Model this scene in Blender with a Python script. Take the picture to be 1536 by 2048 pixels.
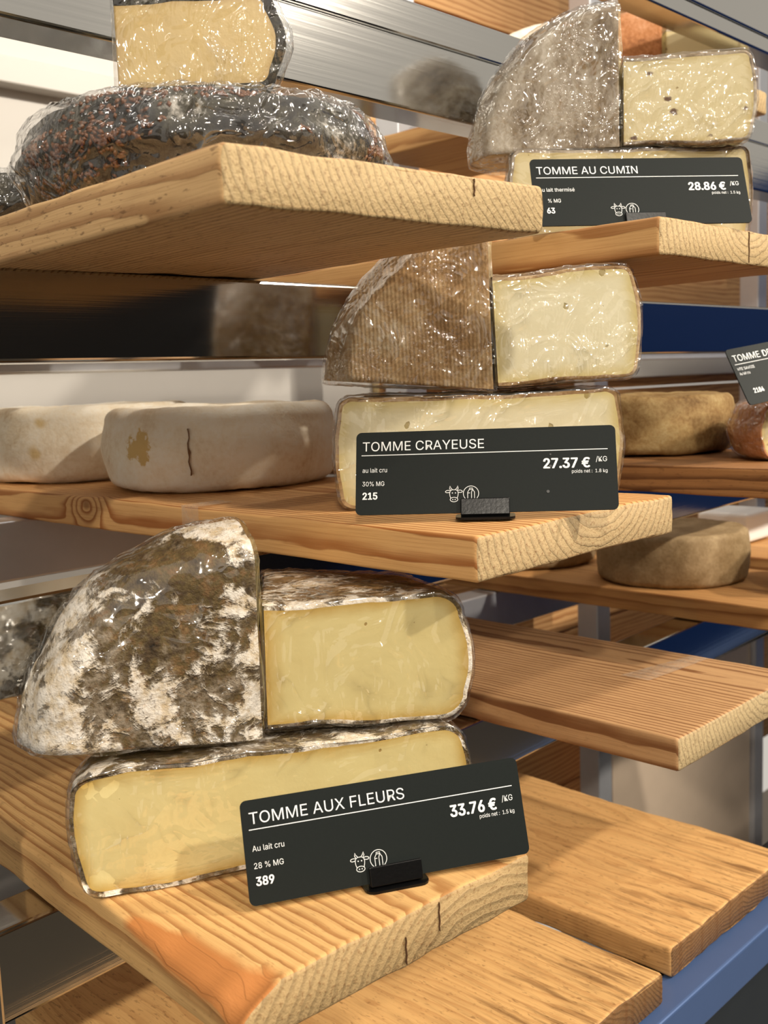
import bpy, bmesh, math, random
from mathutils import Vector, Matrix, noise, Euler
R_ = math.radians
sc = bpy.context.scene
for o in list(bpy.data.objects):
    bpy.data.objects.remove(o, do_unlink=True)
COL = sc.collection
Z0 = 1.35                                   # camera height above the floor

# ------------------------------------------------------------------ camera
cam_d = bpy.data.cameras.new('camera')
cam_d.sensor_fit = 'VERTICAL'
cam_d.sensor_height = 36.0
cam_d.lens = 36.0 * 2081.5 / 2048.0
cam_d.clip_start = 0.01
cam_d.dof.use_dof = True
cam_d.dof.focus_distance = 0.60
cam_d.dof.aperture_fstop = 16.0
cam = bpy.data.objects.new('camera', cam_d)
COL.objects.link(cam)
_r = Vector((0.698445, -0.714673, -0.037645))
_u = Vector((0.115354, 0.060509, 0.99148))
_f = Vector((0.706306, 0.696836, -0.124703))
cam.matrix_world = Matrix(((_r.x, _u.x, -_f.x, 0), (_r.y, _u.y, -_f.y, 0), (_r.z, _u.z, -_f.z, Z0), (0, 0, 0, 1)))
sc.camera = cam

# ------------------------------------------------------------------ world, lights, exposure
def lin(c):
    return tuple(((v / 255.0) / 12.92 if v / 255.0 <= 0.04045 else ((v / 255.0 + 0.055) / 1.055) ** 2.4) for v in c)

world = bpy.data.worlds.new('shop_ambience')
sc.world = world
world.use_nodes = True
bg = world.node_tree.nodes['Background']
bg.inputs[0].default_value = (1.0, 0.93, 0.82, 1)
bg.inputs[1].default_value = 0.66

def area(name, loc, target, sx, sy, watts, col=(1, 0.9, 0.74), spread=180):
    d = bpy.data.lights.new(name, 'AREA')
    d.shape = 'RECTANGLE'; d.size = sx; d.size_y = sy; d.energy = watts; d.color = col; d.spread = R_(spread)
    o = bpy.data.objects.new(name, d); COL.objects.link(o)
    o.location = (loc[0], loc[1], loc[2] + Z0)
    v = Vector(target) - Vector(loc)
    o.rotation_euler = v.to_track_quat('-Z', 'Y').to_euler()
    return o
def spot(name, loc, target, watts, col=(1, 0.86, 0.66), size=55, rad=0.04, blend=0.5):
    d = bpy.data.lights.new(name, 'SPOT')
    d.energy = watts; d.color = col; d.spot_size = R_(size); d.spot_blend = blend; d.shadow_soft_size = rad
    o = bpy.data.objects.new(name, d); COL.objects.link(o)
    o.location = (loc[0], loc[1], loc[2] + Z0)
    v = Vector(target) - Vector(loc)
    o.rotation_euler = v.to_track_quat('-Z', 'Y').to_euler()
    return o
SP = (1, 0.90, 0.76)
spot('ceiling_spot_key', (0.95, -1.75, 1.60), (0.5, 0.45, -0.1), 225, SP, size=60, rad=0.045)
spot('ceiling_spot_side', (2.15, -1.25, 1.33), (0.75, 0.5, -0.25), 190, SP, size=60, rad=0.045)
spot('ceiling_spot_left', (-1.1, -1.2, 1.2), (0.45, 0.55, 0.0), 125, SP, size=60, rad=0.045)
spot('added_glint_spot', (0.3, -0.7, 1.25), (0.55, 0.45, 0.0), 26, SP, size=75, rad=0.03)  # small lamp added for more glints on the cling film
area('rack_light_strip', (0.9, 0.80, 1.3), (0.9, 0.86, -0.5), 2.6, 0.10, 9, (1, 0.95, 0.88))
sc.view_settings.view_transform = 'Standard'
sc.view_settings.look = 'None'
sc.view_settings.gamma = 1.0
sc.view_settings.exposure = -0.12
sc.view_settings.use_curve_mapping = False

# ------------------------------------------------------------------ helpers
def W(x, y, z):
    return Vector((x, y, z + Z0))
def e_(a): return Vector((math.cos(a), math.sin(a), 0))
def n_(a): return Vector((-math.sin(a), math.cos(a), 0))
def mat4(cx, cy, cz, o):
    return Matrix(((cx.x, cy.x, cz.x, o.x), (cx.y, cy.y, cz.y, o.y), (cx.z, cy.z, cz.z, o.z), (0, 0, 0, 1)))
def tag(o, label=None, cat=None, group=None, kind=None):
    if label: o['label'] = label
    if cat: o['category'] = cat
    if group: o['group'] = group
    if kind: o['kind'] = kind
    return o
def link(o, parent=None):
    COL.objects.link(o)
    if parent is not None:
        o.parent = parent
    return o
def empty(name, m=None):
    o = bpy.data.objects.new(name, None); o.empty_display_size = 0.02
    COL.objects.link(o)
    if m is not None: o.matrix_world = m
    return o
def mesh(name, verts, faces, mat=None, parent=None, smooth=True, m=None, attr=None):
    me = bpy.data.meshes.new(name)
    me.from_pydata([tuple(v) for v in verts], [], faces)
    if smooth:
        me.polygons.foreach_set('use_smooth', [True] * len(me.polygons))
    if attr:
        for k, vals in attr.items():
            a = me.attributes.new(k, 'FLOAT', 'POINT'); a.data.foreach_set('value', vals)
    if mat: me.materials.append(mat)
    me.update()
    o = bpy.data.objects.new(name, me)
    link(o, parent)
    if m is not None: o.matrix_world = m
    return o
def bm_obj(name, bm, mat=None, parent=None, smooth=False, m=None):
    bmesh.ops.recalc_face_normals(bm, faces=bm.faces)
    me = bpy.data.meshes.new(name); bm.to_mesh(me); bm.free()
    if smooth: me.polygons.foreach_set('use_smooth', [True] * len(me.polygons))
    if mat: me.materials.append(mat)
    o = bpy.data.objects.new(name, me); link(o, parent)
    if m is not None: o.matrix_world = m
    return o
def box_bm(x0, x1, y0, y1, z0, z1, bev=0.0, seg=2, bm=None):
    b = bmesh.new()
    r = bmesh.ops.create_cube(b, size=1)
    for v in b.verts:
        v.co = Vector((x0 + (v.co.x + .5) * (x1 - x0), y0 + (v.co.y + .5) * (y1 - y0), z0 + (v.co.z + .5) * (z1 - z0)))
    if bev > 0:
        bmesh.ops.bevel(b, geom=list(b.edges), offset=bev, segments=seg, profile=0.5, affect='EDGES')
    return b
def box(name, x0, x1, y0, y1, z0, z1, mat, parent=None, bev=0.0, m=None, seg=2):
    """world-relative box, camera-relative z, unless a matrix is given"""
    o = bm_obj(name, box_bm(x0, x1, y0, y1, z0, z1, bev, seg), mat, parent, smooth=False, m=m)
    if m is None and parent is None: o.location = (0, 0, Z0)
    return o

# ------------------------------------------------------------------ node helper
class NB:
    def __init__(s, name):
        s.mat = bpy.data.materials.new(name); s.mat.use_nodes = True
        s.nt = s.mat.node_tree; s.nt.nodes.clear()
        s.out = s.nt.nodes.new('ShaderNodeOutputMaterial')
    def n(s, t, **kw):
        nd = s.nt.nodes.new(t)
        for k, v in kw.items(): setattr(nd, k, v)
        return nd
    def L(s, a, b): s.nt.links.new(a, b)
    def setin(s, sock, v):
        if hasattr(v, 'is_output') or isinstance(v, bpy.types.NodeSocket): s.L(v, sock)
        else:
            if sock.type == 'RGBA' and len(v) == 3: v = (*v, 1)
            sock.default_value = v
    def obj(s): return s.n('ShaderNodeTexCoord').outputs['Object']
    def xyz(s, v):
        q = s.n('ShaderNodeSeparateXYZ'); s.L(v, q.inputs[0]); return q.outputs
    def comb(s, x, y, z):
        q = s.n('ShaderNodeCombineXYZ')
        for i, v in enumerate((x, y, z)): s.setin(q.inputs[i], v)
        return q.outputs[0]
    def m(s, op, a, b=None, c=None, clamp=False):
        q = s.n('ShaderNodeMath', operation=op); q.use_clamp = clamp
        s.setin(q.inputs[0], a)
        if b is not None: s.setin(q.inputs[1], b)
        if c is not None: s.setin(q.inputs[2], c)
        return q.outputs[0]
    def vm(s, op, a, b):
        q = s.n('ShaderNodeVectorMath', operation=op); s.setin(q.inputs[0], a); s.setin(q.inputs[1], b); return q.outputs[0]
    def noise(s, vec, scale, detail=3, rough=0.55, dist=0.0):
        q = s.n('ShaderNodeTexNoise'); s.setin(q.inputs['Vector'], vec)
        q.inputs['Scale'].default_value = scale; q.inputs['Detail'].default_value = detail
        q.inputs['Roughness'].default_value = rough; q.inputs['Distortion'].default_value = dist
        return q.outputs[0]
    def voro(s, vec, scale, feature='F1', rand=1.0, out='Distance'):
        q = s.n('ShaderNodeTexVoronoi', feature=feature); s.setin(q.inputs['Vector'], vec)
        q.inputs['Scale'].default_value = scale; q.inputs['Randomness'].default_value = rand
        return q.outputs[out]
    def map(s, v, a, b, c=0.0, d=1.0, smooth=True):
        q = s.n('ShaderNodeMapRange'); q.interpolation_type = 'SMOOTHSTEP' if smooth else 'LINEAR'
        s.setin(q.inputs[0], v)
        for i, k in enumerate((a, b, c, d)): s.setin(q.inputs[i + 1], k)
        return q.outputs[0]
    def ramp(s, v, stops, interp='LINEAR'):
        q = s.n('ShaderNodeValToRGB'); q.color_ramp.interpolation = interp
        el = q.color_ramp.elements
        while len(el) > 1: el.remove(el[0])
        el[0].position = stops[0][0]; el[0].color = (*stops[0][1], 1)
        for p, c in stops[1:]:
            k = el.new(p); k.color = (*c, 1)
        s.setin(q.inputs[0], v); return q.outputs[0]
    def mix(s, f, a, b, blend='MIX'):
        q = s.n('ShaderNodeMix', data_type='RGBA', blend_type=blend)
        s.setin(q.inputs[0], f); s.setin(q.inputs[6], a); s.setin(q.inputs[7], b); return q.outputs[2]
    def bump(s, h, strength=0.5, dist=0.001, normal=None):
        q = s.n('ShaderNodeBump'); q.inputs['Strength'].default_value = strength; q.inputs['Distance'].default_value = dist
        s.L(h, q.inputs['Height'])
        if normal is not None: s.L(normal, q.inputs['Normal'])
        return q.outputs[0]
    def attr(s, name):
        q = s.n('ShaderNodeAttribute', attribute_name=name); return q.outputs['Fac']
    def pbsdf(s, color, rough=0.6, metal=0.0, normal=None, spec=0.5, sss=0.0, sssr=(0.01, 0.006, 0.003), coat=0.0, coat_rough=0.1, coat_normal=None):
        q = s.n('ShaderNodeBsdfPrincipled')
        s.setin(q.inputs['Base Color'], color); s.setin(q.inputs['Roughness'], rough); s.setin(q.inputs['Metallic'], metal)
        q.inputs['Specular IOR Level'].default_value = spec
        if normal is not None: s.L(normal, q.inputs['Normal'])
        if sss:
            q.inputs['Subsurface Weight'].default_value = sss; q.inputs['Subsurface Radius'].default_value = sssr
            q.inputs['Subsurface Scale'].default_value = 1.0
        if coat:
            q.inputs['Coat Weight'].default_value = coat; q.inputs['Coat Roughness'].default_value = coat_rough
            if coat_normal is not None: s.L(coat_normal, q.inputs['Coat Normal'])
        s.L(q.outputs[0], s.out.inputs[0]); return q

# ------------------------------------------------------------------ materials
def wood(name, cx, cz, ring=0.0045, light=(222, 178, 122), dark=(166, 106, 54), end=(214, 188, 138), seed=0.0, warp=0.010, dirt=0.25, contrast=1.0, stain=None, knot=None, pit=0.0, relief=0.3):
    """solid wood: growth rings round a pith that runs along local Y, so faces, edges and end grain agree"""
    b = NB(name); P = b.obj()
    x, y, z = b.xyz(P)
    slow = b.noise(b.comb(b.m('MULTIPLY', x, 14.0), b.m('MULTIPLY_ADD', y, 2.6, seed), b.m('MULTIPLY', z, 14.0)), 1.0, 2, 0.5)
    slow2 = b.noise(b.comb(b.m('MULTIPLY', x, 90.0), b.m('MULTIPLY_ADD', y, 8.0, seed * 2), b.m('MULTIPLY', z, 90.0)), 1.0, 2, 0.5)
    dx = b.m('SUBTRACT', x, cx); dz = b.m('SUBTRACT', z, cz)
    d = b.m('SQRT', b.m('ADD', b.m('MULTIPLY', dx, dx), b.m('MULTIPLY', dz, dz)))
    d = b.m('ADD', d, b.m('MULTIPLY', b.m('SUBTRACT', slow, 0.5), warp * 2))
    d = b.m('ADD', d, b.m('MULTIPLY', b.m('SUBTRACT', slow2, 0.5), ring * 0.75))
    kmask = None
    if knot:
        ky, kx, kz, ks = knot
        r2 = b.m('ADD', b.m('POWER', b.m('DIVIDE', b.m('SUBTRACT', y, ky), ks * 1.5), 2.0), b.m('ADD', b.m('POWER', b.m('DIVIDE', b.m('SUBTRACT', x, kx), ks), 2.0), b.m('POWER', b.m('DIVIDE', b.m('SUBTRACT', z, kz), ks), 2.0)))
        g = b.m('EXPONENT', b.m('MULTIPLY', r2, -1.0))
        d = b.m('ADD', d, b.m('MULTIPLY', g, ring * 4.0))
        kmask = b.map(g, 0.90, 1.0)
    ph = b.m('FRACT', b.m('DIVIDE', d, ring))
    late = b.m('MULTIPLY', b.map(ph, 0.42, 0.93), b.map(ph, 1.0, 0.94))
    fib = b.noise(b.comb(b.m('MULTIPLY', x, 900.0), b.m('MULTIPLY', y, 14.0), b.m('MULTIPLY', z, 900.0)), 1.0, 2, 0.6)
    blot = b.noise(b.comb(b.m('MULTIPLY', x, 34.0), b.m('MULTIPLY_ADD', y, 8.0, seed), b.m('MULTIPLY', z, 34.0)), 1.0, 3, 0.62)
    geo = b.n('ShaderNodeNewGeometry')
    tr = b.n('ShaderNodeVectorTransform', vector_type='NORMAL', convert_from='WORLD', convert_to='OBJECT')
    b.L(geo.outputs['True Normal'], tr.inputs[0])
    ny = b.m('ABSOLUTE', b.xyz(tr.outputs[0])[1])
    isend = b.map(ny, 0.5, 0.85)
    L_, D_, E_ = lin(light), lin(dark), lin(end)
    amt = b.m('MULTIPLY', late, b.m('MULTIPLY_ADD', blot, 0.9, 0.35))
    side = b.mix(b.m('MULTIPLY', amt, contrast, clamp=True), L_, D_)
    side = b.mix(b.map(fib, 0.45, 0.75, 0.0, 0.30), side, D_)
    side = b.mix(b.map(blot, 0.52, 0.8, 0.0, dirt), side, tuple(v * 0.5 for v in D_))
    if pit:
        pits = b.map(b.noise(b.comb(b.m('MULTIPLY', x, 420.0), b.m('MULTIPLY', y, 110.0), b.m('MULTIPLY', z, 420.0)), 1.0, 2, 0.7), 0.58, 0.70)
        side = b.mix(b.m('MULTIPLY', pits, pit), side, tuple(v * 0.45 for v in D_))
    if kmask is not None: side = b.mix(b.m('MULTIPLY', kmask, 0.7), side, tuple(v * 0.6 for v in D_))
    if name.endswith('_c'):                    # freshly chipped edge
        side = b.mix(b.attr('chip'), side, lin((188, 122, 66)))
    endn = b.noise(b.comb(x, b.m('MULTIPLY', y, 0.2), z), 420.0, 3, 0.68)
    endc = b.mix(b.m('MULTIPLY', late, 0.6), E_, tuple(v * 0.58 for v in E_))
    endc = b.mix(b.map(endn, 0.50, 0.70, 0.0, 0.6), endc, tuple(v * 0.55 for v in D_))
    endc = b.mix(b.map(blot, 0.55, 0.8, 0.0, dirt), endc, tuple(v * 0.5 for v in D_))
    col = b.mix(isend, side, endc)
    if stain:                                   # darker weathered front end of the bottom boards
        st = b.m('MULTIPLY', b.map(y, stain, 0.0), b.map(b.noise(b.comb(b.m('MULTIPLY', x, 120.0), b.m('MULTIPLY', y, 11.0), z), 1.0, 4, 0.65), 0.45, 0.68, 0.0, 0.85))
        col = b.mix(st, col, tuple(v * 0.38 for v in D_))
    hs = b.m('ADD', b.m('MULTIPLY', late, relief), b.m('MULTIPLY', fib, 0.5))
    he = b.m('ADD', b.m('MULTIPLY', late, 0.6), b.m('MULTIPLY', endn, 1.5))
    h = b.m('ADD', b.m('MULTIPLY', hs, b.m('SUBTRACT', 1.0, isend)), b.m('MULTIPLY', he, isend))
    b.pbsdf(col, b.m('MULTIPLY_ADD', fib, 0.2, 0.52), normal=b.bump(h, 0.5, 0.0011), spec=0.3)
    return b.mat

def steel(name, color=(0.52, 0.51, 0.485), rough=0.22, axis='x', streak=0.06):
    b = NB(name); P = b.obj(); x, y, z = b.xyz(P)
    v = b.comb(b.m('MULTIPLY', x, 2.5 if axis == 'x' else 400), b.m('MULTIPLY', y, 400.0), b.m('MULTIPLY', z, 400.0 if axis == 'x' else 2.5))
    nz = b.noise(v, 1.0, 3, 0.6)
    r = b.m('MULTIPLY_ADD', nz, streak * 2, rough - streak)
    b.pbsdf(color, r, 1.0, normal=b.bump(nz, 0.12, 0.0003))
    return b.mat

def plain(name, color, rough=0.5, metal=0.0, spec=0.5, nscale=200.0, var=0.12, bump=0.08):
    b = NB(name); P = b.obj(); nz = b.noise(P, nscale, 3)
    c = lin(color)
    col = b.mix(nz, tuple(v * (1 - var) for v in c), tuple(min(1, v * (1 + var)) for v in c))
    b.pbsdf(col, rough, metal, normal=b.bump(nz, bump, 0.0005), spec=spec)
    return b.mat

def paste_mat(name, core, border, bw=0.012, spots=((150, 130, 70), 90.0, 0.12), crack=None, mottle=0.15, seeds=None):
    b = NB(name); P = b.obj()
    ed = b.attr('edge')
    wob = b.m('MULTIPLY', b.m('SUBTRACT', b.noise(P, 60.0, 3), 0.5), 0.006)
    f = b.map(b.m('ADD', ed, wob), 0.0, bw)
    C, B = lin(core), lin(border)
    col = b.mix(f, B, C)
    n1 = b.noise(P, 35.0, 4, 0.6)
    col = b.mix(b.map(n1, 0.35, 0.7, 0.0, mottle), col, B)
    sc_, ss, thr = spots
    wv = b.vm('ADD', P, b.comb(b.m('MULTIPLY', b.noise(P, 150.0, 2), 0.006), 0.0, b.m('MULTIPLY', b.noise(P, 170.0, 2), 0.005)))
    vq = b.n('ShaderNodeTexVoronoi'); b.L(wv, vq.inputs['Vector']); vq.inputs['Scale'].default_value = ss
    pick = b.m('GREATER_THAN', b.xyz(vq.outputs['Color'])[0], 0.62)
    size = b.m('MULTIPLY', b.xyz(vq.outputs['Color'])[1], thr)
    hole = b.m('MULTIPLY', pick, b.map(b.m('SUBTRACT', vq.outputs['Distance'], size), 0.05, 0.0))
    col = b.mix(b.m('MULTIPLY', hole, 0.75), col, lin(sc_))
    h = b.m('MULTIPLY', hole, -1.0)
    if seeds:
        vs = b.n('ShaderNodeTexVoronoi'); b.L(b.vm('MULTIPLY', wv, (0.55, 1.0, 1.0)), vs.inputs['Vector']); vs.inputs['Scale'].default_value = seeds[1]
        pk = b.m('GREATER_THAN', b.xyz(vs.outputs['Color'])[2], 0.74)
        sd = b.m('MULTIPLY', pk, b.map(vs.outputs['Distance'], seeds[2], seeds[2] * 0.6))
        col = b.mix(sd, col, lin(seeds[0]))
    fine = b.noise(P, 300.0, 3)
    hh = b.m('ADD', b.m('MULTIPLY', h, 1.0), b.m('MULTIPLY', fine, 0.25))
    b.pbsdf(col, 0.42, normal=b.bump(hh, 0.35, 0.0015), spec=0.4)
    return b.mat

def rind_fleurs():
    b = NB('rind_flower_mold'); P = b.obj()
    n0 = b.noise(P, 13.0, 2, 0.5); n1 = b.noise(P, 42.0, 5, 0.62, 0.6); n2 = b.noise(P, 130.0, 4, 0.65); n3 = b.noise(P, 330.0, 2, 0.6)
    herb = b.ramp(b.noise(P, 95.0, 3, 0.7), [(0.25, lin((40, 31, 22))), (0.42, lin((84, 68, 46))), (0.52, lin((100, 84, 52))), (0.62, lin((116, 88, 56))), (0.80, lin((158, 132, 88)))])
    gray = b.mix(b.map(n2, 0.35, 0.65), lin((104, 90, 70)), lin((150, 136, 116)))
    base = b.mix(b.map(b.m('ADD', b.m('MULTIPLY', n0, 0.5), b.m('MULTIPLY', n2, 0.5)), 0.44, 0.58), herb, gray)
    mold = b.mix(b.map(n2, 0.35, 0.62), lin((206, 186, 154)), lin((238, 230, 218)))
    v = b.m('ADD', b.m('MULTIPLY', n1, 0.62), b.m('ADD', b.m('MULTIPLY', n0, 0.38), b.m('MULTIPLY', n2, 0.12)))
    fm = b.map(v, 0.545, 0.600)
    col = b.mix(fm, base, mold)
    col = b.mix(b.map(n3, 0.60, 0.70, 0.0, 0.55), col, lin((84, 58, 34)))
    h = b.m('ADD', b.m('MULTIPLY', fm, 0.9), b.m('ADD', b.m('MULTIPLY', n2, 1.2), b.m('MULTIPLY', n3, 0.5)))
    b.pbsdf(col, 0.72, normal=b.bump(h, 0.8, 0.002), spec=0.3)
    return b.mat
def rind_mottled(name, cols, scale=30.0, ridge=None, fine=260.0, thr=(0.35, 0.68), bump=0.5, stretch=(1, 1, 1), patch=None):
    b = NB(name); P = b.vm('MULTIPLY', b.obj(), stretch)
    n1 = b.noise(P, scale, 6, 0.68, 0.4); n2 = b.noise(P, fine, 4, 0.65)
    v = b.m('ADD', b.m('MULTIPLY', n1, 0.72), b.m('MULTIPLY', n2, 0.28))
    k = len(cols) - 1
    col = b.ramp(b.map(v, thr[0], thr[1], smooth=False), [(i / k, lin(c)) for i, c in enumerate(cols)])
    h = b.m('ADD', b.m('MULTIPLY', n1, 0.8), b.m('MULTIPLY', n2, 0.5))
    if ridge:
        x, y, z = b.xyz(b.obj())
        ax = {'x': x, 'y': y}[ridge[1]]
        ph = b.m('ADD', b.m('MULTIPLY', ax, ridge[0]), b.m('MULTIPLY', b.noise(b.obj(), 60.0, 3), 5.0))
        sn = b.m('MULTIPLY_ADD', b.m('SINE', ph), 0.5, 0.5)
        col = b.mix(b.m('MULTIPLY', sn, ridge[2]), col, tuple(v * 0.55 for v in lin(cols[0])))
        h = b.m('ADD', h, b.m('MULTIPLY', sn, -0.22))
    if patch:
        pm = b.map(b.noise(b.obj(), patch[1], 3, 0.6), patch[2], patch[2] + 0.05)
        col = b.mix(b.m('MULTIPLY', pm, 0.8), col, lin(patch[0]))
    b.pbsdf(col, 0.75, normal=b.bump(h, bump, 0.002), spec=0.3)
    return b.mat

def wrap_mat(name, wr=1.0, dens=1.0):
    """clear film: transparent with a wrinkled gloss"""
    b = NB(name); P = b.obj()
    x, y, z = b.xyz(P)
    a1 = b.noise(P, 22.0 * dens, 2, 0.55, 1.2)
    r1 = b.m('SUBTRACT', 1.0, b.m('ABSOLUTE', b.m('MULTIPLY_ADD', a1, 4.0, -2.0)))          # ridged folds
    a2 = b.noise(b.vm('MULTIPLY', P, (1.0, 1.0, 0.25)), 110.0 * dens, 1, 0.6, 0.8)
    r2 = b.m('SUBTRACT', 1.0, b.m('ABSOLUTE', b.m('MULTIPLY_ADD', a2, 4.0, -2.0)))
    patch = b.map(b.noise(P, 26.0, 2), 0.45, 0.62)
    h = b.m('ADD', b.m('MULTIPLY', r1, 1.3), b.m('MULTIPLY', b.m('MULTIPLY', r2, patch), 0.7))
    crease = b.m('MULTIPLY', b.m('POWER', b.m('MAXIMUM', r1, 0.0), 10.0), b.map(b.noise(P, 34.0, 1), 0.42, 0.62))
    nrm = b.bump(h, 0.9 * wr, 0.002)
    gl = b.n('ShaderNodeBsdfGlossy'); gl.inputs['Roughness'].default_value = 0.07; gl.inputs['Color'].default_value = (1, 1, 1, 1)
    b.L(nrm, gl.inputs['Normal'])
    tr = b.n('ShaderNodeBsdfTransparent'); tr.inputs['Color'].default_value = (0.99, 0.99, 0.99, 1)
    fr = b.n('ShaderNodeLayerWeight'); fr.inputs['Blend'].default_value = 0.5
    face = b.m('POWER', fr.outputs['Facing'], 3.0)
    mx = b.n('ShaderNodeMixShader'); b.L(b.m('ADD', b.m('MULTIPLY_ADD', face, 0.5, 0.085), b.m('MULTIPLY', crease, 0.15), clamp=True), mx.inputs[0])
    b.L(tr.outputs[0], mx.inputs[1]); b.L(gl.outputs[0], mx.inputs[2]); b.L(mx.outputs[0], b.out.inputs[0])
    return b.mat

M = {}
M['steel'] = steel('brushed_steel', rough=0.11, streak=0.03)
M['steel_v'] = steel('brushed_steel_upright', axis='z')
M['steel_rough'] = steel('satin_steel', (0.60, 0.57, 0.54), 0.34)
M['steel_lit'] = plain('satin_steel_lit', (206, 208, 214), 0.32, metal=0.45, nscale=60, var=0.06, bump=0.03)  # steel rails and posts, their lit brightness put into a paler colour
M['panel_warm_reflect'] = plain('steel_warm_reflection', (226, 204, 180), 0.3, metal=0.12, nscale=30, var=0.05, bump=0.03)  # steel sheet, warm reflection of the boards put into its colour
M['blue_reflect'] = plain('steel_blue_reflection', (82, 106, 152), 0.28, metal=0.3, nscale=40, var=0.05, bump=0.02)  # steel rail with a blue reflection painted in as base colour
M['tagblack'] = plain('tag_slate_black', (31, 35, 34), 0.5, spec=0.1, nscale=900, var=0.1, bump=0.05)
M['ink'] = plain('tag_white_ink', (236, 238, 238), 0.5, nscale=300, var=0.02, bump=0.0)
M['clip'] = plain('clip_black_plastic', (10, 10, 11), 0.3, spec=0.28, nscale=500, var=0.3, bump=0.15)
M['split'] = plain('split_dark_wood', (92, 62, 36), 0.8)
M['crack'] = plain('crack_brown', (120, 84, 52), 0.8)
M['speck'] = plain('tag_black_scuff', (6, 6, 6), 0.4)
M['wrap'] = wrap_mat('cling_film', 1.0)
M['wrap_tight'] = wrap_mat('cling_film_tight', 1.2, 1.6)
def tape_mat():
    b = NB('old_tape'); nz = b.noise(b.obj(), 160.0, 3)
    q = b.pbsdf(lin((226, 204, 178)), 0.3); q.inputs['Alpha'].default_value = 1.0
    b.setin(q.inputs['Alpha'], b.map(nz, 0.3, 0.7, 0.22, 0.40)); return b.mat
M['tape'] = tape_mat()
M['white'] = plain('white_laminate', (226, 222, 216), 0.45, nscale=20, var=0.03, bump=0.02)
M['backpanel'] = plain('back_panel_grey', (188, 184, 178), 0.4, nscale=20, var=0.03, bump=0.02)
M['blue'] = plain('blue_wall_paint', (24, 74, 158), 0.5, nscale=6, var=0.08)
M['darkwall'] = plain('dark_shop_front', (34, 30, 26), 0.6, nscale=4, var=0.25)
M['tile'] = plain('shop_floor_tile', (124, 114, 100), 0.5, nscale=8, var=0.12)
M['ceil'] = plain('ceiling_paint', (206, 200, 188), 0.7, nscale=5, var=0.04)
M['cabinet'] = plain('dark_cabinet_panel', (38, 44, 50), 0.45, nscale=40, var=0.1)
M['void'] = plain('recess_shade_black', (8, 8, 9), 0.7)
M['tray'] = plain('white_plastic_tray', (240, 240, 238), 0.35, nscale=30, var=0.02)

# ================================================================== SETTING
fl = box('floor', -3.5, 4.2, -3.6, 1.4, -Z0 - 0.05, -Z0, M['tile']); tag(fl, kind='structure')
wb = box('wall_back', -1.5, 1.16, 1.16, 1.24, -Z0, 1.45, M['backpanel']); tag(wb, kind='structure')
wr_ = box('wall_right', 4.1, 4.2, -3.6, 1.4, -Z0, 0.75, M['blue']); tag(wr_, kind='structure')
wf = box('wall_front', -3.5, 4.1, -2.7, -2.6, -Z0, 0.75, M['darkwall']); tag(wf, kind='structure')

# timber lining on the right half of the back wall, board by board
wt = empty('wall_timber', Matrix.Translation(W(0, 0, 0))); tag(wt, kind='structure')
wl = [wood('pine_lining_%d' % i, 0.07 + 0.02 * i, -0.03 - .02 * i, 0.010, light=(214, 166, 112), dark=(160, 104, 58), seed=3.1 * i, warp=0.02, dirt=0.1) for i in range(3)]
for i in range(13):
    z1 = 1.05 - i * 0.155
    m = Matrix.Translation(W(1.165, 1.18, z1)) @ Matrix(((0, 1, 0, 0), (0, 0, 1, 0), (1, 0, 0, 0), (0, 0, 0, 1)))
    o = bm_obj('board', box_bm(-0.1515, 0, 0, 2.2, -0.03 + 0.0, 0.03 if False else 0.0, 0.0025), wl[i % 3], wt)
    o.matrix_world = m

pn = box('trim_1', 1.17, 3.3, 1.12, 1.148, -0.012, 0.075, M['backpanel'], bev=0.002); tag(pn, kind='structure')
tl_ = box('trim_2', -1.5, 1.16, 1.135, 1.16, 0.345, 0.375, M['backpanel'], bev=0.002); tag(tl_, kind='structure')
# ================================================================== RACK
rack = empty('steel_rack', Matrix.Translation(W(0.65, 0.55, -0.6)))
tag(rack, 'stainless steel shelving rack of square rails and posts carrying the wooden planks', 'rack')
def rail(x0, x1, y, zt, h=0.052, d=0.035, yaw=0.0, px=0.65, mat='steel'):
    m = Matrix.Translation(W(px, y, zt)) @ Matrix.Rotation(yaw, 4, 'Z')
    o = bm_obj('rail', box_bm(x0 - px, x1 - px, 0, d, -h, 0, 0.0022, 3), M[mat], rack)
    o.matrix_world = m
    return o
YF, YR = 0.551, 0.845
XA, XB = -0.6, 2.9
rail(XA, XB, YF, 0.254)                         # above the top plank
rail(XA, XB, YF + 0.002, 0.2825, h=0.0275, d=0.031)
rail(XA, XB, YF, 0.4285, h=0.053)
rail(XA, XB, YF + 0.001, 0.3750, h=0.0175, d=0.033)
rail(XA, XB, YF, 0.0697)
rail(XA, XB, YF - 0.017, -0.1063, yaw=R_(2.6))
rail(XA, XB, YF - 0.017, -0.2815, yaw=R_(2.6))
for zt in (0.0697, -0.1063, -0.2815):
    rail(XA, XB, YR, zt, mat='steel_lit')
rail(XA, XB, 0.352, -0.4590, h=0.034, d=0.030, mat='blue_reflect')   # rail in front of the bottom boards
rail(XA, XB, YR, -0.4585, h=0.05)
def post(x, y, z0=-1.3, z1=1.2, w=0.042, mat='steel_lit'):
    m = Matrix.Translation(W(x, y, 0))
    o = bm_obj('post', box_bm(0, w, 0, w, z0, z1, 0.002, 2), M[mat], rack); o.matrix_world = m
post(1.068, 1.0); post(1.540, 1.0); post(2.17, 1.0); post(0.172, 0.50, -1.3, -0.2, mat='steel_v')

# steel splash panel low down at the back
sp = box('splash_panel', 1.60, 2.165, 1.01, 1.02, -1.2, -0.60, M['panel_warm_reflect'], bev=0.001)
tag(sp, 'satin steel panel standing behind the bottom boards between two posts', 'panel')

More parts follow.
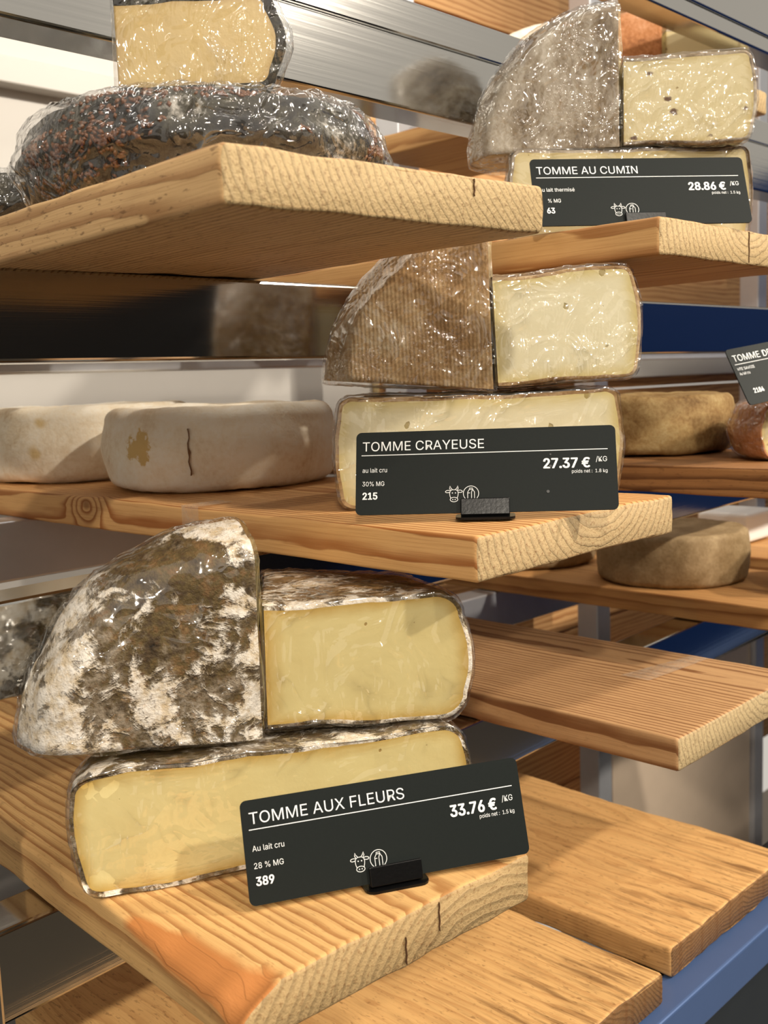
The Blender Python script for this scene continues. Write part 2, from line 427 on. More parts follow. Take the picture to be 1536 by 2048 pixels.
# dark cabinet below the bottom boards
cab = empty('base_cabinet', Matrix.Translation(W(0.65, 0.5, -1.3)))
tag(cab, 'dark cabinet base beneath the bottom boards with a slotted front', 'cabinet')
def cpart(name, x0, x1, y0, y1, z0, z1, mat, bev=0.002):
    o = bm_obj(name, box_bm(x0, x1, y0, y1, z0, z1, bev), M[mat], cab); o.matrix_world = Matrix.Translation(W(0, 0, 0)); return o
cpart('shade_slab', -0.6, 2.9, 0.42, 0.47, -1.3, -0.512, 'void')  # solid near-black slab, shade of the gap put into its colour
cpart('front_panel', -0.6, 2.9, 0.375, 0.41, -0.62, -0.512, 'cabinet')
cpart('front_post', 0.86, 1.02, 0.375, 0.41, -1.3, -0.622, 'cabinet')
cpart('front_post', 0.30, 0.42, 0.375, 0.41, -1.3, -0.622, 'cabinet')
cpart('hinge', 0.845, 0.858, 0.378, 0.40, -0.80, -0.65, 'cabinet')
cpart('blue_handle', 0.60, 0.80, 0.372, 0.40, -0.655, -0.635, 'blue', 0.004)

# ================================================================== PLANKS
def plank(label, x, y, z, yaw, w, t, L, mat, seed=0, chip=None, round_r=0.0025, wob=0.0006, sag=0.0, group='wooden shelf planks'):
    """local: x across 0..w, y along 0..L (0 = front end), z 0 top..-t"""
    rnd = random.Random(seed)
    # section loop
    def corner(cx, cz, a0, r, k=5):
        return [(cx + r * math.cos(a0 + i * math.pi / 2 / (k - 1)), cz + r * math.sin(a0 + i * math.pi / 2 / (k - 1))) for i in range(k)]
    nx, nz = 18, 4
    ys = [0.0, 0.0008, 0.0025] + [0.0025 + (L - 0.005) * ((i / 70.0) ** 1.4) for i in range(1, 71)] + [L - 0.0008, L]
    verts, faces, chipv = [], [], []
    ring_n = None
    for j, yy in enumerate(ys):
        r = round_r
        c_tl = r
        if chip and yy < chip[0]:
            c_tl = r + chip[1] * max(0.0, 1 - (yy / chip[0]) ** 2) * (0.8 + 0.4 * noise.noise(Vector((yy * 60, seed, 0))))
        ins = 0.0018 if j in (0, len(ys) - 1) else (0.0006 if j in (1, len(ys) - 2) else 0.0)
        sec = []
        lo, hi, bo, to = ins, w - ins, -t + ins, -ins
        # top from left to right
        top = [(lo + c_tl + (hi - r - lo - c_tl) * i / nx, to) for i in range(nx + 1)]
        rt = [(hi - r + r * math.sin(a), to - r + r * math.cos(a)) for a in (0.4, 0.8, 1.2)]
        rs = [(hi, to - r + (bo + 2 * r - to) * i / nz) for i in range(nz + 1)]
        rb = [(hi - r + r * math.cos(a), bo + r - r * math.sin(a)) for a in (0.4, 0.8, 1.2)]
        bt = [(hi - r + (lo + 2 * r - hi) * i / nx, bo) for i in range(nx + 1)]
        lb = [(lo + r - r * math.sin(a), bo + r - r * math.cos(a)) for a in (0.4, 0.8, 1.2)]
        lsz = to - c_tl * 0.55 if chip and yy < chip[0] else to - r
        ls = [(lo, bo + r + (lsz - bo - r) * i / nz) for i in range(nz + 1)]
        cr = r if not (chip and yy < chip[0]) else None
        if cr: lt = [(lo + r - r * math.cos(a), to - r + r * math.sin(a)) for a in (0.4, 0.8, 1.2)]
        else: lt = [(lo + c_tl * f, lsz + (to - lsz) * (f ** 0.8)) for f in (0.25, 0.5, 0.75)]
        sec = top + rt + rs + rb + bt + lb + ls + lt
        ring_n = len(sec)
        for si, (px, pz) in enumerate(sec):
            chipv.append(1.0 if (chip and yy < chip[0] * 0.97 and si >= ring_n - 4 and c_tl > r + 0.002) else 0.0)
            p = Vector((px, yy, pz))
            nn = Vector((px - w / 2, 0, (pz + t / 2) * (w / t)))
            nn.normalize()
            a = wob * (noise.noise(Vector((px * 40 + seed * 3.7, yy * 9, pz * 60))) + 0.6 * noise.noise(Vector((px * 160, yy * 40 + seed, pz * 160))))
            ex = max(abs(px - w / 2) / (w / 2), 0)
            if ex > 0.97 or abs(pz + t / 2) > t * 0.4: a *= 1.4
            q = p + nn * a
            q.z += sag * math.sin(math.pi * yy / L) + 0.0008 * math.sin(px / w * math.pi + seed)
            if j < 2: q.y += 0.0007 * noise.noise(Vector((px * 150, pz * 150, seed)))
            verts.append(q)
    for j in range(len(ys) - 1):
        for i in range(ring_n):
            a = j * ring_n + i; b2 = j * ring_n + (i + 1) % ring_n
            faces.append((a, b2, b2 + ring_n, a + ring_n))
    faces.append(tuple(range(ring_n - 1, -1, -1)))
    k = (len(ys) - 1) * ring_n
    faces.append(tuple(range(k, k + ring_n)))
    faces = [tuple(reversed(f)) for f in faces]
    m = Matrix.Translation(W(x, y, z)) @ Matrix.Rotation(R_(yaw), 4, 'Z')
    o = mesh('shelf_plank', verts, faces, mat, None, True, m, attr={'chip': chipv})
    # sharp-ish shading from bevel density
    tag(o, label, 'plank', group)
    return o

LP = 0.62
wA = wood('pine_plank_a', 0.30, 0.12, 0.0042, (206, 168, 118), (146, 102, 60), (190, 164, 120), 1.3, 0.008, 0.25, 0.9, pit=0.6)
wB = wood('pine_plank_b', 0.115, 0.028, 0.0056, (214, 166, 108), (158, 98, 48), (192, 165, 122), 4.2, 0.005, 0.15, 1.25, knot=(0.40, 0.0, -0.006, 0.016))
wC = wood('pine_plank_c', 0.15, -0.075, 0.0056, (216, 172, 112), (158, 104, 54), (184, 155, 110), 7.9, 0.008, 0.3, 1.0, relief=0.4, pit=0.25)
wD = wood('pine_plank_d', 0.12, 0.022, 0.0058, (196, 152, 98), (146, 96, 50), (194, 167, 122), 2.7, 0.005, 0.15, 1.1)
wE = wood('pine_plank_e', 0.07, 0.04, 0.0052, (164, 116, 70), (98, 60, 30), (180, 142, 96), 9.1, 0.007, 0.4, 1.1, pit=0.3)
wF = wood('pine_plank_f', 0.10, -0.06, 0.0062, (204, 154, 96), (148, 94, 48), (196, 162, 114), 5.5, 0.008, 0.25, 1.0)
wG = wood('pine_plank_g', 0.155, 0.036, 0.0052, (196, 154, 108), (132, 88, 52), (190, 167, 126), 8.4, 0.005, 0.3, 1.35, knot=(0.30, 0.10, 0.0, 0.012), pit=0.15)
wH = wood('pine_board_h', 0.10, -0.30, 0.0032, (222, 174, 112), (176, 120, 66), (128, 94, 60), 6.1, 0.016, 0.3, 0.45, stain=0.16, pit=0.45, relief=0.1)
wI = wood('pine_board_i', 0.14, -0.24, 0.0034, (222, 176, 114), (170, 114, 62), (124, 92, 58), 3.7, 0.016, 0.3, 0.45, stain=0.16, pit=0.5, relief=0.1)

pA = plank('pale pine plank at the top left under the seed-coated black wheel', 0.2509, 0.3266, 0.0936, -2.6, 0.1947, 0.0237, LP, wA, 11, wob=0.0008)
pB = plank('pine plank in the middle carrying two white wheels and the middle price tag', 0.4124, 0.3401, -0.0814, -0.6, 0.1991, 0.0248, LP, wB, 12)
pC = plank('chipped pine plank at lower left under the lowest stack of yellow cheese', 0.2418, 0.3339, -0.2551, -3.2, 0.1876, 0.0262, LP, wC, 13, chip=(0.105, 0.024), wob=0.0008)
pD = plank('pine plank at the upper right under the grey-rind cheese stack', 0.5945, 0.3375, 0.0944, -1.1, 0.2, 0.0237, LP, wD, 14)
pE = plank('dark stained pine plank at middle right under the brown wheel', 0.795, 0.285, -0.0810, -1.0, 0.2, 0.0235, LP + .05, wE, 15)
pF = plank('pine plank at right carrying two small brown wheels', 1.0556, 0.30, -0.2553, -0.5, 0.2, 0.0248, LP + .04, wF, 16)
pG = plank('empty pine plank at right with a strip of old tape', 0.6405, 0.3505, -0.2554, -0.1, 0.2, 0.0245, LP, wG, 17)
pH = plank('wide bottom board at the lower right corner with a rough brown front end', 0.668, 0.3721, -0.4327, -0.45, 0.208, 0.0250, LP, wH, 18, wob=0.0014, round_r=0.004, group='bottom boards')
pI = plank('widest bottom board at the bottom centre below the chipped plank', 0.2975, 0.3640, -0.4327, -0.45, 0.3395, 0.0250, 0.325, wI, 19, wob=0.0014, round_r=0.004, group='bottom boards')
pJ = plank('pine plank high on the right behind the grey-rind cheese', 0.99, 0.540, 0.3085, 0.0, 0.2, 0.0245, 0.44, wD, 20)
pK = plank('pine plank at the far right edge under the white tray', 1.335, 0.34, -0.2553, 0.0, 0.2, 0.0245, LP, wF, 21)
def tape(par, pts, name='tape'):
    """thin strip laid over a plank: pts in plank-local coordinates"""
    v = [Vector(p) for p in pts]
    return mesh(name, v, [(0, 1, 2, 3)] + ([(3, 2, 4, 5)] if len(v) > 4 else []), M['tape'], par, False)
tape(pB, [(0.030, 0.268, 0.0012), (0.030, 0.248, 0.0012), (-0.0014, 0.246, 0.0010), (-0.0014, 0.266, 0.0010), (-0.0016, 0.246, -0.016), (-0.0016, 0.266, -0.016)])
tape(pG, [(0.105, 0.112, 0.0014), (0.105, 0.085, 0.0014), (0.195, 0.078, 0.0014), (0.195, 0.095, 0.0014)])

# ================================================================== CHEESE GEOMETRY
def profile(R, T, rc, bulge, n=44, dish=0.0):
    """(r,z) from axis bottom to axis top"""
    pts = []
    nb = 12
    for i in range(nb): pts.append(((R - rc - bulge * .4) * i / nb, 0.0 + dish * (1 - (i / nb) ** 2)))
    k = 7
    for i in range(k + 1):
        a = -math.pi / 2 + (math.pi / 2 * 0.96) * i / k
        pts.append((R - bulge * .4 - rc + rc * math.cos(a), rc + rc * math.sin(a)))
    ns = 9
    for i in range(1, ns):
        f = i / ns
        pts.append((R - bulge * .4 + bulge * (math.sin(math.pi * f)) , rc + (T - 2 * rc) * f))
    for i in range(k + 1):
        a = math.pi / 2 * 0.04 + (math.pi / 2 * 0.96) * i / k
        pts.append((R - bulge * .4 - rc + rc * math.cos(a), T - rc + rc * math.sin(a)))
    for i in range(nb - 1, -1, -1): pts.append(((R - rc - bulge * .4) * i / nb, T - dish * (1 - (i / nb) ** 2)))
    return pts
def inset_profile(pts, d):
    out = []
    n = len(pts)
    zmid = (pts[0][1] + pts[-1][1]) / 2
    for i, (r, z) in enumerate(pts):
        a = pts[max(i - 1, 0)]; b = pts[min(i + 1, n - 1)]
        tx, tz = b[0] - a[0], b[1] - a[1]
        l = math.hypot(tx, tz) or 1
        out.append((max(0.0, r - d * tz / l), z + d * tx / l))
    return out
def jit(p, amp, fr, sd):
    q = p * fr
    return Vector((noise.noise(q + Vector((sd, 0, 0))), noise.noise(q + Vector((0, sd + 7.3, 0))), noise.noise(q + Vector((0, 0, sd + 3.1))))) * amp
def warp_fn(amp, sd, fr=28.0, fine=0.0):
    def f(p):
        q = p + jit(p, amp, fr, sd)
        if fine: q = q + jit(p, fine, 150.0, sd + 11)
        return q
    return f
def cap_mesh(pts, ang, flip, warp, rings=16, whole=False, edge_pts=None):
    """planar cut face at angle ang; concentric rings"""
    rmax = max(p[0] for p in pts)
    c = (rmax * 0.42, (pts[0][1] + pts[-1][1]) / 2)
    if whole:                                    # both halves of the section in one sheet
        ep0 = edge_pts or pts
        edge_pts = list(ep0) + [(-r, z) for r, z in ep0]
        pts = list(pts) + [(-r, z) for r, z in reversed(pts[1:-1])]; c = (0.0, c[1]); rings = int(rings * 1.5)
    n = len(pts)
    V, F, E = [], [], []
    ca, sa = math.cos(ang), math.sin(ang)
    ep = [p for p in (edge_pts or pts)]
    for k in range(rings):
        s = 1 - (k / rings) ** 1.3 if k else 1.0
        for (r, z) in pts:
            rr = c[0] + (r - c[0]) * s; zz = c[1] + (z - c[1]) * s
            V.append((rr, zz)); E.append(min(math.hypot(rr - a[0], zz - a[1]) for a in ep))
    V.append(c); E.append(min(math.hypot(c[0] - a[0], c[1] - a[1]) for a in ep))
    V3 = [warp(Vector((r * ca, r * sa, z))) for r, z in V]
    for k in range(rings - 1):
        for i in range(n):
            a = k * n + i; b = k * n + (i + 1) % n
            F.append((a, b, b + n, a + n))
    k = (rings - 1) * n
    for i in range(n): F.append((k + i, k + (i + 1) % n, len(V) - 1))
    if flip: F = [tuple(reversed(f)) for f in F]
    return V3, F, E
def revolve(pts, a0, a1, seg, warp, flip=False):
    n = len(pts); V = []; F = []
    full = abs(a1 - a0 - 2 * math.pi) < 1e-6
    for j in range(seg if full else seg + 1):
        a = a0 + (a1 - a0) * j / seg
        for r, z in pts: V.append(warp(Vector((r * math.cos(a), r * math.sin(a), z))))
    for j in range(seg):
        j2 = (j + 1) % seg if full else j + 1
        for i in range(n - 1):
            f = (j * n + i, j2 * n + i, j2 * n + i + 1, j * n + i + 1)
            F.append(tuple(reversed(f)) if flip else f)
    return V, F
def joinmesh(parts):
    V, F, E = [], [], []
    for v, f, e in parts:
        o = len(V); V += v; E += e if e else [0.0] * len(v); F += [tuple(i + o for i in q) for q in f]
    return V, F, E
def clean(o, d=1e-5):
    bm = bmesh.new(); bm.from_mesh(o.data)
    bmesh.ops.remove_doubles(bm, verts=bm.verts, dist=d)
    bmesh.ops.recalc_face_normals(bm, faces=bm.faces)
    bm.to_mesh(o.data); bm.free(); o.data.update()

def sector(root, R, T, theta, paste, rindm, rc=0.010, bulge=0.004, th=0.0022, amp=0.0018, fine=0.0006, sd=1.0, seg=None, dish=0.001, wrapm=None, wamp=0.0012, woff=0.0012, loose=0.0):
    """a cut piece of a wheel: children paste, rind (, plastic_wrap) of root; wheel axis local z, cut faces at angle 0 and theta"""
    seg = seg or max(20, int(theta / math.pi * 64))
    wf_ = warp_fn(amp, sd, 26.0, fine)
    po = profile(R, T, rc, bulge, dish=dish); pi_ = inset_profile(po, th)
    # flat cuts: warp only within the cut plane near the cut
    def mk(ang):
        ca, sa = math.cos(ang), math.sin(ang); nrm = Vector((-sa, ca, 0))
        def w(p):
            q = wf_(p); d = q - p; return p + d - nrm * d.dot(nrm) * 0.96
        return w
    def wsweep(p):
        a = math.atan2(p.y, p.x) % (2 * math.pi)
        r = math.hypot(p.x, p.y)
        d0 = abs(p.y) if a < math.pi / 2 or a > 1.5 * math.pi or theta > 3 else r
        nrm1 = Vector((-math.sin(theta), math.cos(theta), 0)); d1 = abs(p.dot(nrm1))
        q = wf_(p); d = q - p
        k0 = max(0, 1 - d0 / 0.008); k1 = max(0, 1 - d1 / 0.008)
        n0 = Vector((0, 1, 0))
        d = d - n0 * d.dot(n0) * 0.96 * k0 - nrm1 * d.dot(nrm1) * 0.96 * k1
        return p + d
    # rind: outer skin + visible band on each cut
    V, F = revolve(po, 0, theta, seg, wsweep)
    parts = [(V, F, None)]
    for ang, fl in ((0.0, False), (theta, True)):
        w = mk(ang); ca, sa = math.cos(ang), math.sin(ang)
        v = [w(Vector((r * ca, r * sa, z))) for r, z in po] + [w(Vector((r * ca, r * sa, z))) for r, z in pi_]
        n = len(po); f = [(i, i + 1, n + i + 1, n + i) for i in range(n - 1)]
        if fl: f = [tuple(reversed(q)) for q in f]
        parts.append((v, f, None))
    V, F, E = joinmesh(parts)
    ro = mesh('rind', V, F, rindm, root, True, None); clean(ro)
    parts = []
    half = abs(theta - math.pi) < 1e-4
    for ang, fl in ((0.0, False),) if half else ((0.0, False), (theta, True)):
        v, f, e = cap_mesh(pi_, ang, fl, mk(ang), whole=half, edge_pts=po[0:])
        parts.append((v, f, e))
    # cut faces sit a hair inside the rind lip
    V, F, E = joinmesh(parts)
    pa = mesh('paste', V, F, paste, root, True, None, attr={'edge': E}); clean(pa, 4e-4)
    if wrapm:
        film(root, R, T, theta, rc, bulge, dish, wf_, wrapm, wamp, woff, sd, seg, loose)
    return ro, pa
def film(root, R, T, theta, rc, bulge, dish, base, mat, amp, off, sd, seg, loose=0.0):
    """clear wrap: the piece's hull pushed out, creased"""
    po = profile(R, T, rc, bulge, dish=dish)
    V, F = revolve(po, 0, theta, int(seg * 1.6), base)
    parts = [(V, F, None)]
    if theta < 6.2:
        half = abs(theta - math.pi) < 1e-4
        for ang, fl in ((0.0, False),) if half else ((0.0, False), (theta, True)):
            v, f, e = cap_mesh(po, ang, fl, base, rings=24, whole=half)
            parts.append((v, f, None))
    V, F, E = joinmesh(parts)
    o = mesh('plastic_wrap', V, F, mat, root, True, None); clean(o, 2e-4)
    me = o.data
    nr = [v.normal.copy() for v in me.vertices]
    for v, n in zip(me.vertices, nr):
        p = v.co
        a = 1 - abs(noise.noise(Vector((p.x * 70 + sd, p.y * 70, p.z * 45)))) * 2
        b = 1 - abs(noise.noise(Vector((p.x * 190, p.y * 190 + sd, p.z * 120)))) * 2
        d = off + amp * (0.7 * max(a, 0) ** 2 + 0.5 * max(b, 0) ** 2)
        if loose: d += loose * max(0, noise.noise(Vector((p.x * 18 + sd, p.y * 18, p.z * 18)))) ** 2
        v.co = p + n * d
    me.update()
    return o
def wheel(root, R, T, rindm, rc=0.010, bulge=0.004, amp=0.002, fine=0.0008, sd=1.0, dish=0.002, wrapm=None, seg=96, **kw):
    wf_ = warp_fn(amp, sd, 24.0, fine)
    V, F = revolve(profile(R, T, rc, bulge, dish=dish), 0, 2 * math.pi, seg, wf_)
    ro = mesh('rind', V, F, rindm, root, True, None); clean(ro)
    if wrapm: film(root, R, T, 2 * math.pi, rc, bulge, dish, wf_, wrapm, kw.get('wamp', .0015), kw.get('woff', .0012), sd, seg, kw.get('loose', 0))
    return ro
def flat_m(x, y, z, yaw, roll=0.0, pitch=0.0):
    a = R_(yaw)
    return mat4(e_(a), n_(a), Vector((0, 0, 1)), W(x, y, z)) @ Matrix.Rotation(-R_(roll), 4, 'Y') @ Matrix.Rotation(R_(pitch), 4, 'X')
def stand_m(x, y, z, yaw, T, roll=0.0):
    a = R_(yaw); up = Vector((0, 0, 1)); c = W(x, y, z) + T * n_(a)
    m = mat4(up, -e_(a), -n_(a), c)
    return m @ Matrix.Rotation(R_(roll), 4, 'Z')
def piece(name, label, cat, m, group=None):
    r = empty(name, m); tag(r, label, cat, group); return r

# materials of the cheeses
P_cray = paste_mat('paste_ivory', (226, 217, 184), (206, 187, 126), 0.013, ((150, 128, 66), 95.0, 0.16))
P_fleu = paste_mat('paste_golden', (224, 207, 148), (192, 156, 78), 0.011, ((150, 112, 44), 80.0, 0.05), mottle=0.12)
P_cumi = paste_mat('paste_straw', (207, 193, 150), (184, 163, 106), 0.008, ((140, 110, 60), 110.0, 0.06), seeds=((92, 62, 34), 110.0, 0.24))
P_seed = paste_mat('paste_buff', (208, 182, 124), (172, 138, 84), 0.010, ((44, 36, 38), 60.0, 0.22))
R_fleu = rind_fleurs()
R_cray = rind_mottled('rind_tan_cloth', [(118, 88, 54), (154, 122, 82), (184, 156, 116), (210, 194, 164)], 16.0, ridge=(2500.0, 'y', 0.10), thr=(0.36, 0.64))
R_cumi = rind_mottled('rind_grey_speckled', [(84, 66, 46), (132, 116, 94), (166, 154, 136), (190, 180, 164)], 26.0, thr=(0.36, 0.64), stretch=(0.6, 1, 1), patch=((134, 108, 74), 60.0, 0.62))
R_white = rind_mottled('rind_ivory', [(206, 176, 134), (232, 214, 184), (243, 230, 206), (247, 238, 220)], 24.0, thr=(0.30, 0.58), bump=0.45, patch=((214, 182, 116), 11.0, 0.66))
R_white1 = R_white.copy(); R_white1.name = 'rind_ivory_tan_patch'
def add_patch(mat, c, rad, colr):
    b = NB.__new__(NB); b.mat = mat; b.nt = mat.node_tree
    pb = [n for n in b.nt.nodes if n.type == 'BSDF_PRINCIPLED'][0]
    src = pb.inputs['Base Color'].links[0].from_socket
    P = b.obj()
    q = b.n('ShaderNodeVectorMath', operation='DISTANCE'); b.L(P, q.inputs[0]); q.inputs[1].default_value = c
    d = b.m('ADD', q.outputs['Value'], b.m('MULTIPLY', b.m('SUBTRACT', b.noise(P, 110.0, 4, 0.7), 0.5), rad * 2.2))
    b.L(b.mix(b.map(d, rad, rad * 0.8), src, lin(colr)), pb.inputs['Base Color'])
add_patch(R_white1, (0.0985 * math.cos(R_(174)), 0.0985 * math.sin(R_(174)), 0.036), 0.013, (216, 184, 122))
R_brown = rind_mottled('rind_olive_brown', [(92, 66, 34), (132, 102, 60), (158, 132, 86), (176, 156, 112)], 16.0, thr=(0.34, 0.66), bump=0.4)
R_brown2 = rind_mottled('rind_grey_brown', [(108, 84, 54), (140, 116, 80), (162, 138, 102), (186, 162, 124)], 22.0, thr=(0.30, 0.68), bump=0.35)
R_orange = rind_mottled('rind_orange_brown', [(120, 72, 38), (164, 108, 64), (186, 132, 92), (206, 164, 134)], 18.0, thr=(0.34, 0.66))
R_dark = rind_mottled('rind_black_herb', [(18, 17, 18), (38, 34, 30), (66, 62, 50), (190, 186, 178)], 30.0, thr=(0.34, 0.66), bump=0.8)
R_red = rind_mottled('rind_dark_red', [(58, 30, 20), (92, 54, 34), (124, 82, 54), (150, 108, 78)], 24.0)

# ------------------------------------------------------------------ stack B (middle)
zB = -0.0802
hb = piece('halved_cheese', 'halved ivory cheese lying flat behind the middle price tag', 'cheese', flat_m(0.5176, 0.422, zB, -40.5), 'cut cheeses on the middle plank')
sector(hb, 0.0915, 0.070, math.pi, P_cray, R_cray, rc=0.009, bulge=0.003, sd=2.0, wrapm=M['wrap'])
sb = piece('quartered_cheese', 'tan cloth-ridged cheese quarter standing on edge on the middle stack', 'cheese', stand_m(0.5258, 0.4165, zB + 0.0725, -44, 0.070, 1.0), 'cut cheeses on the middle plank')
sector(sb, 0.102, 0.070, R_(84), P_cray, R_cray, rc=0.007, bulge=0.012, sd=3.0, wrapm=M['wrap_tight'], loose=0.004)
fb = piece('quartered_cheese', 'ivory cheese quarter with its pale cut face on top of the middle stack', 'cheese', flat_m(0.5290, 0.4150, zB + 0.0735, -44, 2.6), 'cut cheeses on the middle plank')
sector(fb, 0.092, 0.070, R_(88), P_cray, R_cray, rc=0.008, bulge=0.004, sd=4.0, wrapm=M['wrap_tight'])
# ------------------------------------------------------------------ stack C (lowest)
zC = -0.2537
hc = piece('halved_cheese', 'halved golden cheese lying flat behind the lowest price tag', 'cheese', flat_m(0.3326, 0.4123, zC, -28.5), 'cut cheeses on the lower left plank')
sector(hc, 0.1055, 0.0645, math.pi, P_fleu, R_fleu, rc=0.012, bulge=0.003, sd=5.0, amp=0.0026, wrapm=M['wrap'])
sc_ = piece('quartered_cheese', 'white and brown moldy herb-rind quarter standing on edge at lower left', 'cheese', stand_m(0.3335, 0.4255, zC + 0.0665, -24, 0.070) @ Matrix.Scale(0.93, 4, (1, 0, 0)), 'cut cheeses on the lower left plank')
sector(sc_, 0.120, 0.070, R_(85), P_fleu, R_fleu, rc=0.016, bulge=0.006, sd=6.0, amp=0.003, fine=0.0012, wrapm=M['wrap'], loose=0.004)
fc = piece('quartered_cheese', 'golden cheese quarter with dark rind beside the moldy quarter', 'cheese', flat_m(0.3430, 0.4330, zC + 0.0675, -40), 'cut cheeses on the lower left plank')
sector(fc, 0.111, 0.070, R_(90), P_fleu, R_fleu, rc=0.014, bulge=0.004, sd=7.0, amp=0.0022, wrapm=M['wrap'])
# ------------------------------------------------------------------ stack D (upper right)
zD = 0.0958
hd = piece('halved_cheese', 'halved straw-coloured cheese lying flat behind the top right price tag', 'cheese', flat_m(0.7128, 0.4284, zD, -40.4), 'cut cheeses on the upper right plank')
sector(hd, 0.0926, 0.0705, math.pi, P_cumi, R_cumi, rc=0.007, bulge=0.003, sd=8.0, wrapm=M['wrap'])
sd_ = piece('quartered_cheese', 'tall grey speckled cheese quarter standing on edge at upper right', 'cheese', stand_m(0.7059, 0.4340, zD + 0.0720, -52, 0.070), 'cut cheeses on the upper right plank')
sector(sd_, 0.106, 0.070, R_(90), P_cumi, R_cumi, rc=0.008, bulge=0.012, sd=9.0, wrapm=M['wrap_tight'], loose=0.004)
fd = piece('quartered_cheese', 'straw-coloured seeded cheese quarter beside the tall grey quarter', 'cheese', flat_m(0.7095, 0.4325, zD + 0.0722, -50, -0.5), 'cut cheeses on the upper right plank')
sector(fd, 0.095, 0.0648, R_(88), P_cumi, R_cumi, rc=0.007, bulge=0.003, sd=10.0, wrapm=M['wrap_tight'])

# ------------------------------------------------------------------ seed coated wheels on plank A
zA = 0.0968
SEED = plain('seed_red_brown', (106, 66, 36), 0.35, nscale=120, var=0.45, bump=0.1)
def seeds(root, R, T, rc, bulge, count, sd, a_lo, a_hi, warp):
    rnd = random.Random(sd)
    po = profile(R, T, rc, bulge)
    V, F = [], []
    side = [i for i, p in enumerate(po) if p[0] > R * 0.78]
    for k in range(count):
        i = rnd.choice(side); r, z = po[i]; r2, z2 = po[min(i + 1, len(po) - 1)]
        t = rnd.random(); r = r + (r2 - r) * t; z = z + (z2 - z) * t
        a = rnd.uniform(a_lo, a_hi)
        c = Vector((r * math.cos(a), r * math.sin(a), z))
        if noise.noise(c * 26 + Vector((sd, 0, 0))) < -0.05: continue
        c = warp(c)
        nn = Vector((math.cos(a) * max(0.1, (r / R - 0.75) * 4), math.sin(a) * max(0.1, (r / R - 0.75) * 4), (z - T / 2) / T * 2)).normalized()
        q = nn.to_track_quat('Z', 'Y') @ Euler((0, 0, rnd.uniform(0, 6.28))).to_quaternion()
        l = rnd.uniform(.0018, .0028); w = l * 0.55
        b0 = len(V)
        for (x, y, zz) in ((l, 0, 0), (0, w, 0), (-l, 0, 0), (0, -w, 0), (0.25 * l, 0, w), (-.3 * l, 0, w * .9), (0, 0, -w)):
            V.append(c + q @ Vector((x, y, zz)))
        F += [tuple(b0 + i for i in f) for f in ((0, 1, 4), (1, 5, 4), (1, 2, 5), (2, 3, 5), (3, 4, 5), (3, 0, 4), (1, 0, 6), (2, 1, 6), (3, 2, 6), (0, 3, 6))]
    o = mesh('seed_coat', V, F, SEED, root, True); tag(o, kind='stuff')
    return o
sw = piece('whole_cheese', 'black cheese wheel coated in reddish seeds in cling film on the top plank', 'cheese', flat_m(0.3713, 0.4982, zA, 0), 'seed-coated black wheels')
wheel(sw, 0.1015, 0.048, R_dark, rc=0.017, bulge=0.004, amp=0.003, fine=0.0016, sd=21.0, wrapm=M['wrap_tight'], wamp=0.002, woff=0.0024, loose=0.003, seg=140)
seeds(sw, 0.1015, 0.048, 0.017, 0.004, 1700, 5, R_(170), R_(320), warp_fn(0.003, 21.0, 24.0, 0.0016))
sw2 = piece('whole_cheese', 'black seed-coated wheel at the far left edge behind the front one', 'cheese', flat_m(0.378, 0.730, zA, 40), 'seed-coated black wheels')
wheel(sw2, 0.1015, 0.048, R_dark, rc=0.017, bulge=0.004, amp=0.003, fine=0.0016, sd=22.0, wrapm=M['wrap_tight'], wamp=0.002, woff=0.0024, seg=110)
P_A = 0.0045
tp = piece('quartered_cheese', 'buff cheese quarter with black rind in cling film on the seed-coated wheel', 'cheese', flat_m(0.3075, 0.4830, zA + 0.0535, -46))
sector(tp, 0.083, 0.050, R_(90), P_seed, R_dark, rc=0.010, bulge=0.004, th=P_A, sd=23.0, amp=0.003, wrapm=M['wrap_tight'], loose=0.006)

def splits(par, xs, col='void'):
    for x0, za, zb in xs:
        pts = [(x0 + 0.0003 * math.sin(k * 2.1), -0.0008, za + (zb - za) * k / 6) for k in range(7)]
        V = []
        for k, p in enumerate(pts):
            w = 0.00014 * math.sin(math.pi * (k + .5) / 7) + 0.00004
            V += [Vector((p[0] - w, p[1], p[2])), Vector((p[0] + w, p[1], p[2])), Vector((p[0], 0.004, p[2]))]
        F = []
        for k in range(6):
            a = 3 * k
            F += [(a, a + 1, a + 4, a + 3), (a + 1, a + 2, a + 5, a + 4), (a + 2, a, a + 3, a + 5)]
        mesh('split', V, F, M['split'], par, False)
splits(pC, [(0.118, -0.001, -0.016), (0.095, -0.010, -0.024)])
splits(pD, [(0.117, -0.001, -0.022)])
splits(pA, [(0.142, -0.001, -0.009)])
